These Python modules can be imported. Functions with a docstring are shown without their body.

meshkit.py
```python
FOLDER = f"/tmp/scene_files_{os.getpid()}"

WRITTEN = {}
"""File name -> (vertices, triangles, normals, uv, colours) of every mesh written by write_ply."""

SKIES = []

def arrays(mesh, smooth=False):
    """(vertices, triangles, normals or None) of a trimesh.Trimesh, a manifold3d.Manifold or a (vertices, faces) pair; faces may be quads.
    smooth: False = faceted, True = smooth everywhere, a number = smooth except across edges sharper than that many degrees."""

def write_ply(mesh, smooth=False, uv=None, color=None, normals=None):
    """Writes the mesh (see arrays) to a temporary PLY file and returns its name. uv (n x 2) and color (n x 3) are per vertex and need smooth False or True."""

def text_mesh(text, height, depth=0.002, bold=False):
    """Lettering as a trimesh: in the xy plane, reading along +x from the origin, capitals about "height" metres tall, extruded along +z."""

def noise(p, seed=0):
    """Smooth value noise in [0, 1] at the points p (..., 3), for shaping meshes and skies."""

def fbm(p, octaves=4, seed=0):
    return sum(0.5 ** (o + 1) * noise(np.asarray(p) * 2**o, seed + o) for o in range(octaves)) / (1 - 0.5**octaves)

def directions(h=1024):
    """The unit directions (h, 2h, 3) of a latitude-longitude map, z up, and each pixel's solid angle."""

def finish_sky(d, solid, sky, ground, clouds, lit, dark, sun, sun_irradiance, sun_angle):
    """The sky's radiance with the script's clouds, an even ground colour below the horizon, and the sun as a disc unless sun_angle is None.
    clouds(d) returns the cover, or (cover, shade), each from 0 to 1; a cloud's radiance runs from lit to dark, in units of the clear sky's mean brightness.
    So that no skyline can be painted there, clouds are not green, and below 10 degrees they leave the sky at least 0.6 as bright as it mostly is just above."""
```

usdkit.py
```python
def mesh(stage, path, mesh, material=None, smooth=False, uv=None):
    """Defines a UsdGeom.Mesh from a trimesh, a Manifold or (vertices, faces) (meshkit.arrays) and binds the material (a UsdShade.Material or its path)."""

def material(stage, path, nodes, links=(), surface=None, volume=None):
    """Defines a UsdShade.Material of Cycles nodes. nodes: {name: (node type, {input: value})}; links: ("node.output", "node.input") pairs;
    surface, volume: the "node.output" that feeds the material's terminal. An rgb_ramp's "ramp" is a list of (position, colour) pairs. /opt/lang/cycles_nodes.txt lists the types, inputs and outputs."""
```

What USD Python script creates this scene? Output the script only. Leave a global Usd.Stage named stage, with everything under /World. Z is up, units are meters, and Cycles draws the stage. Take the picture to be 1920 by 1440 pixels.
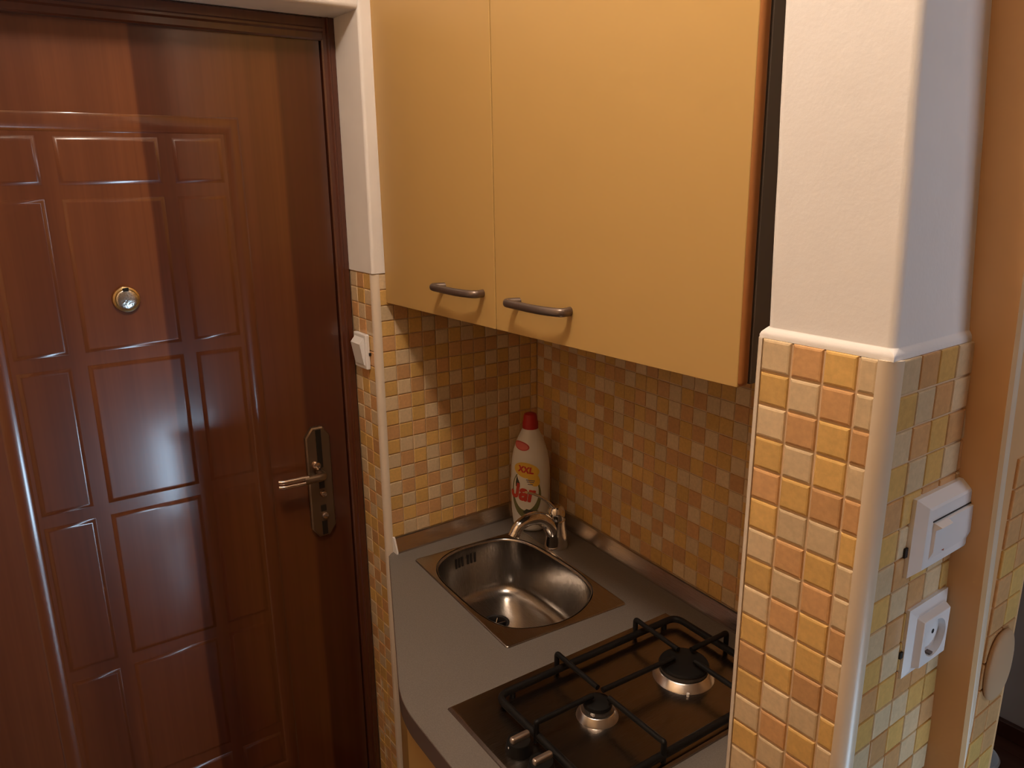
import math, random
import numpy as np, trimesh, manifold3d
from shapely.geometry import Polygon, LineString, box as sbox
from shapely import affinity
import usdkit, meshkit
from pxr import Usd, UsdGeom, UsdLux, UsdShade, Gf, Sdf

rng = random.Random(7)
stage = Usd.Stage.CreateInMemory()
UsdGeom.SetStageUpAxis(stage, UsdGeom.Tokens.z)
UsdGeom.SetStageMetersPerUnit(stage, 1.0)
UsdGeom.Xform.Define(stage, '/World')
stage.SetDefaultPrim(stage.GetPrimAtPath('/World'))
UsdGeom.Scope.Define(stage, '/World/Looks')

# ------------------------------------------------------------------ camera, light, exposure
EYE = np.array([1.4907, -0.7281, 1.7107])
YAW, PIT, ROL, FPX = math.radians(143.858), math.radians(-15.251), math.radians(-0.476), 1452.70
Fw = np.array([math.cos(PIT) * math.cos(YAW), math.cos(PIT) * math.sin(YAW), math.sin(PIT)])
Rt = np.array([math.sin(YAW), -math.cos(YAW), 0.0])
Up = np.cross(Rt, Fw)
Rr, Ur = math.cos(ROL) * Rt + math.sin(ROL) * Up, -math.sin(ROL) * Rt + math.cos(ROL) * Up
cam = UsdGeom.Camera.Define(stage, '/World/camera')
M = Gf.Matrix4d(*Rr, 0, *Ur, 0, *(-Fw), 0, *EYE, 1)
cam.AddTransformOp().Set(M)
cam.CreateHorizontalApertureAttr(36.0)
cam.CreateVerticalApertureAttr(27.0)
cam.CreateFocalLengthAttr(36.0 * FPX / 1920.0)
cam.CreateClippingRangeAttr(Gf.Vec2f(0.02, 60))
cam.CreateExposureAttr(0.95)

LAMP = (0.93, -0.52, 2.60)
lamp = UsdLux.SphereLight.Define(stage, '/World/ceiling_lamp_light')
lamp.AddTranslateOp().Set(Gf.Vec3d(*LAMP))
lamp.CreateRadiusAttr(0.066)
lamp.CreateIntensityAttr(83.0)
lamp.CreateColorAttr(Gf.Vec3f(1.0, 0.825, 0.675))
win = UsdLux.RectLight.Define(stage, '/World/window_daylight')      # daylight in the opening of window_1
win.AddTranslateOp().Set(Gf.Vec3d(2.33, 0.09, 0.27))
win.AddRotateYOp().Set(90.0)
win.CreateWidthAttr(0.44)
win.CreateHeightAttr(0.44)
win.CreateIntensityAttr(12.5)
win.CreateColorAttr(Gf.Vec3f(0.52, 0.76, 1.0))
win2 = UsdLux.RectLight.Define(stage, '/World/high_window_daylight')      # daylight in the opening of window_2
win2.AddTranslateOp().Set(Gf.Vec3d(2.33, 0.50, 1.86))
win2.AddRotateYOp().Set(90.0)
win2.CreateWidthAttr(0.62)
win2.CreateHeightAttr(0.62)
win2.CreateIntensityAttr(2.6)
win2.CreateColorAttr(Gf.Vec3f(0.80, 0.86, 1.0))
dome = UsdLux.DomeLight.Define(stage, '/World/sky')
dome.CreateIntensityAttr(0.05)
dome.CreateColorAttr(Gf.Vec3f(0.6, 0.75, 1.0))

# ------------------------------------------------------------------ helpers
used = {}


def numbered(path):
    n = used.get(path, -1) + 1
    used[path] = n
    return path if n == 0 else f'{path}_{n:03d}'


def tag(p, label=None, cat=None, kind=None, group=None):
    for k, v in (('label', label), ('category', cat), ('kind', kind), ('group', group)):
        if v:
            p.SetCustomDataByKey(k, v)
    return p


class T:
    """A thing: an Xform at its base; parts are given in world coordinates."""

    def __init__(self, name, label, cat, base=(0, 0, 0), kind=None):
        self.path = numbered('/World/' + name)
        self.base = np.array(base, float)
        x = UsdGeom.Xform.Define(stage, self.path)
        x.AddTranslateOp().Set(Gf.Vec3d(*map(float, base)))
        self.prim = tag(x.GetPrim(), label, cat, kind)

    def part(self, name, mesh, mat, parent=None, label=None, smooth=30, kind=None):
        v, f, n = meshkit.arrays(mesh, smooth)
        path = numbered((parent or self.path) + '/' + name)
        m = usdkit.mesh(stage, path, (v - self.base, f), MAT[mat], smooth=False)
        if n is not None:
            m.CreateNormalsAttr(np_to_vt(n))
            m.SetNormalsInterpolation('vertex')
        tag(m.GetPrim(), label, None, kind)
        return path


def np_to_vt(n):
    from pxr import Vt
    return Vt.Vec3fArray.FromNumpy(np.asarray(n, np.float32))


cat_ = trimesh.util.concatenate


def bx(x0, x1, y0, y1, z0, z1):
    m = trimesh.creation.box((x1 - x0, y1 - y0, z1 - z0))
    m.apply_translation(((x0 + x1) / 2, (y0 + y1) / 2, (z0 + z1) / 2))
    return m


def cbx(x0, x1, y0, y1, z0, z1, c=0.002):
    """box with chamfered edges"""
    pts = []
    for x, sx in ((x0, 1), (x1, -1)):
        for y, sy in ((y0, 1), (y1, -1)):
            for z, sz in ((z0, 1), (z1, -1)):
                pts += [(x, y + sy * c, z + sz * c), (x + sx * c, y, z + sz * c), (x + sx * c, y + sy * c, z)]
    return trimesh.convex.convex_hull(np.array(pts))


def rbx(x0, x1, y0, y1, z0, z1, r=0.006, seg=12):
    s = manifold3d.Manifold.sphere(r, seg)
    parts = [s.translate((x, y, z)) for x in (x0 + r, x1 - r) for y in (y0 + r, y1 - r) for z in (z0 + r, z1 - r)]
    m = manifold3d.Manifold.batch_hull(parts).to_mesh()
    return trimesh.Trimesh(m.vert_properties[:, :3], m.tri_verts, process=False)


def hull(pts):
    return trimesh.convex.convex_hull(np.array(pts, float))


def extr(poly, z0, z1):
    m = trimesh.creation.extrude_polygon(poly, z1 - z0, engine='earcut')
    m.apply_translation((0, 0, z0))
    return m


def tube(path, r, seg=12, closed=False):
    p = np.array(path, float)
    n = len(p)
    rr = np.broadcast_to(np.asarray(r, float), (n,))
    if closed:
        t = np.roll(p, -1, 0) - np.roll(p, 1, 0)
    else:
        t = np.gradient(p, axis=0)
    t /= np.linalg.norm(t, axis=1, keepdims=True)
    a = np.array([0, 0, 1.0]) if abs(t[0, 2]) < 0.9 else np.array([1.0, 0, 0])
    u = np.cross(t[0], a)
    u /= np.linalg.norm(u)
    V = []
    ang = np.linspace(0, 2 * np.pi, seg, endpoint=False)
    for i in range(n):
        u = u - t[i] * (u @ t[i])
        u /= np.linalg.norm(u)
        w = np.cross(t[i], u)
        V.append(p[i] + rr[i] * (np.cos(ang)[:, None] * u + np.sin(ang)[:, None] * w))
    V = np.concatenate(V)
    Fc = []
    for i in range(n if closed else n - 1):
        j = (i + 1) % n
        for k in range(seg):
            k2 = (k + 1) % seg
            Fc += [(i * seg + k, i * seg + k2, j * seg + k2), (i * seg + k, j * seg + k2, j * seg + k)]
    if not closed:
        V = np.vstack([V, p[0], p[-1]])
        a0, a1 = n * seg, n * seg + 1
        for k in range(seg):
            k2 = (k + 1) % seg
            Fc += [(a0, k2, k), (a1, (n - 1) * seg + k, (n - 1) * seg + k2)]
    m = trimesh.Trimesh(V, np.array(Fc), process=False)
    m.fix_normals()
    return m


def smoothpath(pts, r=0.01, n=6):
    """polyline with its corners rounded"""
    p = [np.array(q, float) for q in pts]
    out = [p[0]]
    for i in range(1, len(p) - 1):
        a, b = p[i - 1] - p[i], p[i + 1] - p[i]
        la, lb = np.linalg.norm(a), np.linalg.norm(b)
        d = min(r, la * 0.49, lb * 0.49)
        A, B = p[i] + a / la * d, p[i] + b / lb * d
        for s in np.linspace(0, 1, n):
            out.append((1 - s) ** 2 * A + 2 * s * (1 - s) * p[i] + s * s * B)
    out.append(p[-1])
    return out


def spline(pts, n=40):
    from scipy.interpolate import CubicSpline
    p = np.array(pts, float)
    t = np.r_[0, np.cumsum(np.linalg.norm(np.diff(p, axis=0), axis=1))]
    return CubicSpline(t, p)(np.linspace(0, t[-1], n))


def lathe(prof, center=(0, 0, 0), seg=48):
    m = trimesh.creation.revolve(np.array(prof, float), sections=seg)
    m.apply_translation(center)
    return m


def transform(m, R=None, t=(0, 0, 0)):
    m = m.copy()
    A = np.eye(4)
    if R is not None:
        A[:3, :3] = R
    A[:3, 3] = t
    m.apply_transform(A)
    return m


def basis(ex, ey, ez):
    return np.array([ex, ey, ez], float).T


# ------------------------------------------------------------------ materials
MAT = {}


def mat(name, nodes, links=(), surface='p.BSDF'):
    MAT[name] = usdkit.material(stage, '/World/Looks/' + name, nodes, links, surface=surface)


def plain(name, col, rough=0.5, **kw):
    mat(name, {'p': ('principled_bsdf', {'base_color': col, 'roughness': rough, **kw})})


def tile_mat(name, col):
    dark = tuple(c * 0.90 for c in col)
    lite = tuple(min(1, c * 1.06) for c in col)
    mat(name, {
        'g': ('geometry', {}), 'o': ('object_info', {}),
        'n': ('noise_texture', {'scale': 160.0, 'detail': 3.0, 'roughness': 0.6}),
        'r': ('rgb_ramp', {'ramp': [(0.3, dark), (0.7, lite)]}),
        'm': ('map_range', {'from_min': 0.0, 'from_max': 1.0, 'to_min': 0.90, 'to_max': 1.08}),
        'h': ('hsv', {'hue': 0.5, 'saturation': 1.0, 'fac': 1.0}),
        'nb': ('noise_texture', {'scale': 60.0, 'detail': 1.0}),
        'b': ('bump', {'strength': 0.06, 'distance': 0.002}),
        'p': ('principled_bsdf', {'roughness': 0.22, 'coat_weight': 0.25, 'coat_roughness': 0.12}),
    }, [('g.position', 'n.vector'), ('g.position', 'nb.vector'), ('n.fac', 'r.fac'), ('o.random', 'm.value'), ('m.result', 'h.value'), ('r.color', 'h.color'),
        ('h.color', 'p.base_color'), ('nb.fac', 'b.height'), ('b.normal', 'p.normal')])


tile_mat('tile_yellow', (0.70, 0.440, 0.145))
tile_mat('tile_peach', (0.64, 0.365, 0.160))
tile_mat('tile_cream', (0.69, 0.530, 0.325))
mat('tile_mixed', {
    'g': ('geometry', {}),
    'n': ('white_noise_texture', {'dimensions': '3D'}),
    's': ('vector_math', {'math_type': 'snap', 'vector2': (0.03395, 0.03395, 0.03395)}),
    'r': ('rgb_ramp', {'ramp': [(0.0, (0.70, 0.440, 0.145)), (0.33, (0.64, 0.365, 0.160)), (0.66, (0.69, 0.530, 0.325))], 'interpolate': False}),
    'p': ('principled_bsdf', {'roughness': 0.25}),
}, [('g.position', 's.vector1'), ('s.vector', 'n.vector'), ('n.value', 'r.fac'), ('r.color', 'p.base_color')])
mat('grout', {
    'g': ('geometry', {}), 'n': ('noise_texture', {'scale': 90.0, 'detail': 4.0}),
    'r': ('rgb_ramp', {'ramp': [(0.3, (0.60, 0.42, 0.25)), (0.7, (0.68, 0.49, 0.31))]}),
    'p': ('principled_bsdf', {'roughness': 0.85}),
}, [('g.position', 'n.vector'), ('n.fac', 'r.fac'), ('r.color', 'p.base_color')])


def plaster(name, a, b, strength=0.07):
    mat(name, {
        'g': ('geometry', {}), 'n': ('noise_texture', {'scale': 7.0, 'detail': 5.0, 'roughness': 0.6}),
        'r': ('rgb_ramp', {'ramp': [(0.3, a), (0.7, b)]}),
        'n2': ('noise_texture', {'scale': 240.0, 'detail': 3.0}), 'bp': ('bump', {'strength': strength, 'distance': 0.003}),
        'p': ('principled_bsdf', {'roughness': 0.8}),
    }, [('g.position', 'n.vector'), ('g.position', 'n2.vector'), ('n.fac', 'r.fac'), ('r.color', 'p.base_color'), ('n2.fac', 'bp.height'), ('bp.normal', 'p.normal')])


plaster('plaster_white', (0.76, 0.735, 0.715), (0.81, 0.79, 0.77))
plaster('paint_orange', (0.60, 0.345, 0.150), (0.65, 0.380, 0.170))
plaster('paint_ochre', (0.74, 0.53, 0.31), (0.78, 0.57, 0.34))
plaster('paint_brown', (0.16, 0.11, 0.07), (0.19, 0.13, 0.085))
plaster('paint_grey', (0.48, 0.39, 0.31), (0.53, 0.43, 0.35))
plaster('ceiling_paint', (0.74, 0.67, 0.58), (0.77, 0.70, 0.61))
plain('trim_beige', (0.70, 0.585, 0.44), 0.35)
plain('trim_cream', (0.72, 0.62, 0.50), 0.35)


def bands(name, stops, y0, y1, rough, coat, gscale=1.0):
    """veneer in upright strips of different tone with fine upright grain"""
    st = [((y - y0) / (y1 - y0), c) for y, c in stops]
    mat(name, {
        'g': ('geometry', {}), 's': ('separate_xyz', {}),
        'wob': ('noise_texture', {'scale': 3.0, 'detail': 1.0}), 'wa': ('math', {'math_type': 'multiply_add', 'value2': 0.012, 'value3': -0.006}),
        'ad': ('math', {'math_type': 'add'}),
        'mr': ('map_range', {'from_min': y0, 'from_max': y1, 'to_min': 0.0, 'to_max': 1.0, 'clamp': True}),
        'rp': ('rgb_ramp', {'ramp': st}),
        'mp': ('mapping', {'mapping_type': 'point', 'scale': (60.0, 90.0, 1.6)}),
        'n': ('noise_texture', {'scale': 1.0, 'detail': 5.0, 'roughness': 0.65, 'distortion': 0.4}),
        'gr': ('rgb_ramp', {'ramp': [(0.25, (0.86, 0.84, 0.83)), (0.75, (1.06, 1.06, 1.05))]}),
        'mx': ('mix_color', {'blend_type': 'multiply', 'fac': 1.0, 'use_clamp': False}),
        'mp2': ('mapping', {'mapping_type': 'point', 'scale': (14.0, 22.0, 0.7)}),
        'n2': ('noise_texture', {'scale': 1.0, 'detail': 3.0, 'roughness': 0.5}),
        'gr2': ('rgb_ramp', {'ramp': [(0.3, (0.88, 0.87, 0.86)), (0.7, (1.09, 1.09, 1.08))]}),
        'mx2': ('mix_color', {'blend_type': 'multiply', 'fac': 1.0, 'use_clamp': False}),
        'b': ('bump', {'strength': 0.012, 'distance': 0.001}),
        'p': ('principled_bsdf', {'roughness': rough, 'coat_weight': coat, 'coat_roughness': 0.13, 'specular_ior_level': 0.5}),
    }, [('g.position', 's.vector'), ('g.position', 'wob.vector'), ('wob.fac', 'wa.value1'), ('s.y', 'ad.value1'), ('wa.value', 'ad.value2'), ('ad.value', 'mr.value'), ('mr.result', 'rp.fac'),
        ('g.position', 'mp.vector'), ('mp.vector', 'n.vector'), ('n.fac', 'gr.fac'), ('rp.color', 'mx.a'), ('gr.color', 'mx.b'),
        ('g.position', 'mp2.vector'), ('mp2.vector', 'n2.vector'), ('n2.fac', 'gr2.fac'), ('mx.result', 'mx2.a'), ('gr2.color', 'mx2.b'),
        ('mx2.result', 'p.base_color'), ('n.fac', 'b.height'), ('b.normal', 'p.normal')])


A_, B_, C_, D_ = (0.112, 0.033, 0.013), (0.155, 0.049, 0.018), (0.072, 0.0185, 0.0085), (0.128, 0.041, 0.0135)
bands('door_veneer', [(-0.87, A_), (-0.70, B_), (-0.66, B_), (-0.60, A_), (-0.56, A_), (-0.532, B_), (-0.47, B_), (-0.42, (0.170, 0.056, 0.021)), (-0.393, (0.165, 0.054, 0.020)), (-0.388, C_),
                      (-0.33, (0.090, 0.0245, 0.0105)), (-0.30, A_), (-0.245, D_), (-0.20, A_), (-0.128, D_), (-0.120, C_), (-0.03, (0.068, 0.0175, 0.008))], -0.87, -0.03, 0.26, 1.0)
bands('frame_veneer', [(-0.9, (0.090, 0.0245, 0.011)), (0.02, (0.085, 0.0225, 0.010))], -0.9, 0.02, 0.28, 0.6)
mat('cabinet_orange', {
    'g': ('geometry', {}), 'n': ('noise_texture', {'scale': 320.0, 'detail': 2.0}), 'b': ('bump', {'strength': 0.05, 'distance': 0.001}),
    'p': ('principled_bsdf', {'base_color': (0.50, 0.315, 0.105), 'roughness': 0.42, 'specular_ior_level': 0.45}),
}, [('g.position', 'n.vector'), ('n.fac', 'b.height'), ('b.normal', 'p.normal')])
plain('cabinet_edge', (0.33, 0.125, 0.033), 0.35)
plain('carcass_dark', (0.125, 0.105, 0.088), 0.5)
plain('handle_metal', (0.20, 0.155, 0.13), 0.38, metallic=0.75)
mat('worktop_grey', {
    'g': ('geometry', {}), 'n': ('noise_texture', {'scale': 420.0, 'detail': 2.0}),
    'r': ('rgb_ramp', {'ramp': [(0.35, (0.165, 0.148, 0.134)), (0.65, (0.192, 0.174, 0.158))]}),
    'p': ('principled_bsdf', {'roughness': 0.42}),
}, [('g.position', 'n.vector'), ('n.fac', 'r.fac'), ('r.color', 'p.base_color')])
plain('worktop_edge', (0.12, 0.085, 0.07), 0.45)


def steel(name, col, rough, sc):
    mat(name, {
        'g': ('geometry', {}), 'mp': ('mapping', {'mapping_type': 'point', 'scale': sc}), 'n': ('noise_texture', {'scale': 1.0, 'detail': 4.0}),
        'mr': ('map_range', {'from_min': 0.2, 'from_max': 0.8, 'to_min': rough * 0.95, 'to_max': rough * 1.06}),
        'b': ('bump', {'strength': 0.0015, 'distance': 0.001}),
        'p': ('principled_bsdf', {'base_color': col, 'metallic': 1.0}),
    }, [('g.position', 'mp.vector'), ('mp.vector', 'n.vector'), ('n.fac', 'mr.value'), ('mr.result', 'p.roughness'), ('n.fac', 'b.height'), ('b.normal', 'p.normal')])


steel('sink_steel', (0.45, 0.42, 0.39), 0.24, (60, 500, 60))
steel('hob_steel', (0.33, 0.285, 0.25), 0.24, (500, 40, 60))
steel('strip_steel', (0.62, 0.57, 0.54), 0.22, (30, 30, 600))
plain('chrome', (0.80, 0.79, 0.78), 0.07, metallic=1.0)
plain('burner_silver', (0.80, 0.77, 0.74), 0.28, metallic=1.0)
plain('enamel_black', (0.008, 0.0075, 0.0075), 0.55, specular_ior_level=0.25)
plain('burner_grey', (0.075, 0.07, 0.068), 0.45)
plain('grate_black', (0.007, 0.0065, 0.0065), 0.5, specular_ior_level=0.25)
plain('knob_black', (0.008, 0.008, 0.008), 0.4, specular_ior_level=0.25)
plain('knob_metal', (0.62, 0.52, 0.45), 0.3, metallic=0.9)
plain('plastic_white', (0.78, 0.77, 0.77), 0.35)
plain('plastic_dark', (0.012, 0.009, 0.008), 0.6)
plain('plastic_mark', (0.30, 0.07, 0.03), 0.5)
plain('brass', (0.75, 0.55, 0.27), 0.25, metallic=1.0)
mat('peephole_silver', {
    'g': ('geometry', {}), 'n': ('noise_texture', {'scale': 260.0, 'detail': 2.0}), 'b': ('bump', {'strength': 0.25, 'distance': 0.002}),
    'p': ('principled_bsdf', {'base_color': (0.80, 0.78, 0.72), 'roughness': 0.22, 'metallic': 1.0}),
}, [('g.position', 'n.vector'), ('n.fac', 'b.height'), ('b.normal', 'p.normal')])
plain('lock_bronze', (0.25, 0.175, 0.115), 0.34, metallic=0.9)
plain('lock_dark', (0.030, 0.024, 0.018), 0.3, metallic=0.5)
plain('lever_silver', (0.72, 0.60, 0.52), 0.2, metallic=1.0)
plain('bottle_white', (0.72, 0.70, 0.67), 0.35, subsurface_weight=0.0)
plain('cap_red', (0.42, 0.015, 0.012), 0.4)
plain('print_red', (0.55, 0.045, 0.02), 0.5)
plain('print_pink', (0.72, 0.17, 0.15), 0.5)
plain('print_pink_dark', (0.55, 0.07, 0.06), 0.5)
plain('print_yellow', (0.80, 0.50, 0.06), 0.5)
plain('print_white', (0.80, 0.77, 0.68), 0.5)
plain('print_green', (0.17, 0.17, 0.06), 0.5)
plain('print_dark', (0.05, 0.05, 0.03), 0.5)
plain('print_grey', (0.22, 0.19, 0.17), 0.5)
plain('cloth_beige', (0.44, 0.28, 0.155), 0.9)
plain('ceramic_white', (0.78, 0.76, 0.73), 0.25)
mat('floor_wood', {
    'g': ('geometry', {}), 'mp': ('mapping', {'mapping_type': 'point', 'scale': (1.2, 26.0, 1.0)}), 'n': ('noise_texture', {'scale': 1.0, 'detail': 4.0}),
    'r': ('rgb_ramp', {'ramp': [(0.3, (0.085, 0.028, 0.014)), (0.7, (0.13, 0.045, 0.022))]}),
    'p': ('principled_bsdf', {'roughness': 0.22, 'coat_weight': 0.3, 'coat_roughness': 0.1}),
}, [('g.position', 'mp.vector'), ('mp.vector', 'n.vector'), ('n.fac', 'r.fac'), ('r.color', 'p.base_color')])
mat('pane_glass', {'t': ('transparent_bsdf', {}), 'gl': ('glossy_bsdf', {'roughness': 0.02}), 'f': ('fresnel', {'IOR': 1.45}), 'm': ('mix_closure', {})},
    [('f.fac', 'm.fac'), ('t.BSDF', 'm.closure1'), ('gl.BSDF', 'm.closure2')], surface='m.closure')

# ------------------------------------------------------------------ tiles
PT = 0.03395
G = 0.0010            # half a joint
GD = 0.0022           # how deep the joints lie
Z0 = 1.404            # a grout line of the nook's tiles
SHEET = ['CPYCPY', 'YCPCYC', 'CPYPCP', 'YCYCPC', 'PYPPCY', 'YCCYYP']
KIND = {'C': 'tile_cream', 'P': 'tile_peach', 'Y': 'tile_yellow'}
trng = random.Random(21)
EXTRA = {}


def sheet(r, c):
    if 0 <= c < 6:
        return SHEET[r % 6][c]
    k = (r, c)
    if k not in EXTRA:
        q = SHEET[(5 - r * 1 + (c // 6) * 2) % 6][(c * 5 + (c // 6)) % 6]
        EXTRA[k] = q if trng.random() < 0.7 else trng.choice('CPY')
    return EXTRA[k]


def tile(o, eu, ev, en, u0, u1, v0, v1, th=0.0040, b=0.0016):
    """one glazed tile with softly pillowed edges; its face lies in the plane through o with normal en"""
    o, eu, ev, en = (np.array(q, float) for q in (o, eu, ev, en))
    d = trng.uniform(-0.00025, 0.00025)
    u0, u1, v0, v1 = u0 + G, u1 - G, v0 + G, v1 - G
    b = min(b, (u1 - u0) * 0.3, (v1 - v0) * 0.3)
    rings = [(0, -th), (0, -b * 0.75), (b * 0.35, -b * 0.22), (b, 0)]
    V, F = [], []
    for ins, h in rings:
        for u, v in ((u0 + ins, v0 + ins), (u1 - ins, v0 + ins), (u1 - ins, v1 - ins), (u0 + ins, v1 - ins)):
            V.append(o + eu * u + ev * v + en * (h + d))
    for r in range(len(rings) - 1):
        for k in range(4):
            a, c = r * 4 + k, r * 4 + (k + 1) % 4
            F += [(a, c, c + 4), (a, c + 4, a + 4)]
    e = (len(rings) - 1) * 4
    F += [(e, e + 1, e + 2), (e, e + 2, e + 3)]
    if np.cross(eu, ev) @ en < 0:
        F = [(a, c, b_) for a, b_, c in F]
    return trimesh.Trimesh(np.array(V), np.array(F), process=False)


X, Y, Z = np.eye(3)
ZC, ZR, ZB = 2.72, 2.018, 0.0
YB = 0.4396           # where the nook's back tile plane meets the left wall; it runs 3.7 degrees out of square
BA = math.radians(-3.736)
BE, BN = np.array([math.cos(BA), math.sin(BA), 0]), np.array([math.sin(BA), -math.cos(BA), 0])
BO = np.array([0.0, YB, 0.0])
def yback(x):
    return YB + math.tan(BA) * x
XL, XR = 1.024, 1.166  # the partition's tiled end
YP = -0.086

# ------------------------------------------------------------------ the setting
fl = T('floor', 'dark red-brown wooden floor, seen in the bottom right corner', 'floor', kind='structure')
for i in range(26):
    y0 = -1.6 + i * 0.13
    fl.part('plank', cbx(-0.6, 3.4, y0 + 0.0005, y0 + 0.1295, -0.02, 0.0, 0.0008), 'floor_wood')
ce = T('ceiling', 'white painted ceiling above the entrance and kitchenette', 'ceiling', kind='structure')
ce.part('ceiling_slab', bx(-0.6, 3.4, -1.6, 1.8, ZC, ZC + 0.05), 'ceiling_paint')

wl = T('wall_left', 'white plastered end wall with mosaic-tiled lower part around the brown door', 'wall', kind='structure')
body = extr(Polygon([(-0.3, GD), (-0.014, GD), (-GD, 0.014), (-GD, 0.55), (-0.3, 0.55)]), 0, 1.51)
outer = bx(-0.42, -0.30, -1.55, 0.55, 0, ZC)
wl.part('wall_core', body, 'grout')
wl.part('outer_leaf', outer, 'paint_grey')
# upper plaster: a slab with rounded corner at the door recess, a lintel and the jamb
def roundcol(x0, x1, y0, y1, z0, z1, r, n=6):
    """slab with its edge at (x1, y0) rounded"""
    a = np.linspace(-np.pi / 2, 0, n)
    arc = [(x1 - r + r * math.cos(t), y0 + r + r * math.sin(t)) for t in a]
    return extr(Polygon([(x0, y0)] + arc + [(x1, y1), (x0, y1)]), z0, z1)
wl.part('plaster', roundcol(-0.3, 0.0012, -0.0012, 0.5, 1.5075, ZC, 0.007), 'plaster_white')
a = np.linspace(0, np.pi / 2, 7)
r = 0.009
prof = [(-0.3, ZC), (-0.3, ZR)] + [(-r + r * math.sin(t), ZR + r - r * math.cos(t)) for t in a] + [(0, ZC)]
lint = trimesh.creation.extrude_polygon(Polygon(prof), 0.92, engine='earcut')      # x, z plane
lint = transform(lint, basis(X, Z, -Y), (0, -0.0012, 0))
lint.fix_normals()
wl.part('lintel', lint, 'plaster_white')
wl.part('jamb', bx(-0.3, 0.0, -1.55, -0.905, 0, ZC), 'plaster_white')
# the corner's rounded tile trim
def quarter(cx, cy, r, a0, a1, z0, z1, n=9):
    t = np.linspace(math.radians(a0), math.radians(a1), n)
    return extr(Polygon([(cx, cy)] + [(cx + r * math.cos(q), cy + r * math.sin(q)) for q in t]), z0, z1)
wl.part('corner_trim', quarter(-0.0125, 0.0125, 0.0130, -100, 10, 0, 1.506, 12), 'trim_cream')
y0 = 0.0122
for c in range(13):
    for k in range(-3 if c == 0 else -1, 15):
        u0, u1 = y0 + PT * c, min(y0 + PT * (c + 1), YB)
        wl.part('tile', tile((0, 0, 0), Y, Z, X, u0, u1, Z0 - PT * (k + 1), Z0 - PT * k), KIND[sheet((k - 3) % 6 + 6 * (k >= 9), c)], smooth=False)
lows = []
for c in range(3):
    for k in range(-3, 41):
        u0 = -0.0125 - PT * c
        u1 = max(-0.0125 - PT * (c + 1), -0.1125)
        if Z0 - PT * k < 0.03:
            continue
        t_ = tile((0, 0, 0), -X, Z, -Y, -u0, -u1, max(Z0 - PT * (k + 1), 0), Z0 - PT * k)
        if k <= 26:
            wl.part('tile', t_, KIND[sheet((k - 3) % 6 + 6, 5 - c)], smooth=False)
        else:
            lows.append(t_)
wl.part('lower_tiles', cat_(lows), 'tile_mixed', kind='stuff', smooth=False)

wb = T('wall_back', 'back wall of the kitchenette covered in small orange, peach and cream tiles', 'wall', kind='structure')
wb.part('wall_core', extr(Polygon([(-GD, yback(0) + GD), (1.08, yback(1.08) + GD), (1.08, 0.53), (-GD, 0.53)]), 0, ZC), 'grout')
rest = []
xb0 = -0.184 * PT
for i in range(31):
    for k in range(-1, 15):
        t_ = tile(BO, BE, Z, BN, max(xb0 + PT * i, 0.0), xb0 + PT * (i + 1), Z0 - PT * (k + 1), Z0 - PT * k)
        if i < 20 and k >= 0:
            wb.part('tile', t_, KIND[sheet((k + 2 * (i // 6)) % 6 + 6 * (i // 6) + 11, (i * 1) % 6 if (i // 6) % 2 else 5 - i % 6)], smooth=False)
        else:
            rest.append(t_)
wb.part('further_tiles', cat_(rest), 'tile_mixed', kind='stuff', smooth=False)

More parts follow.
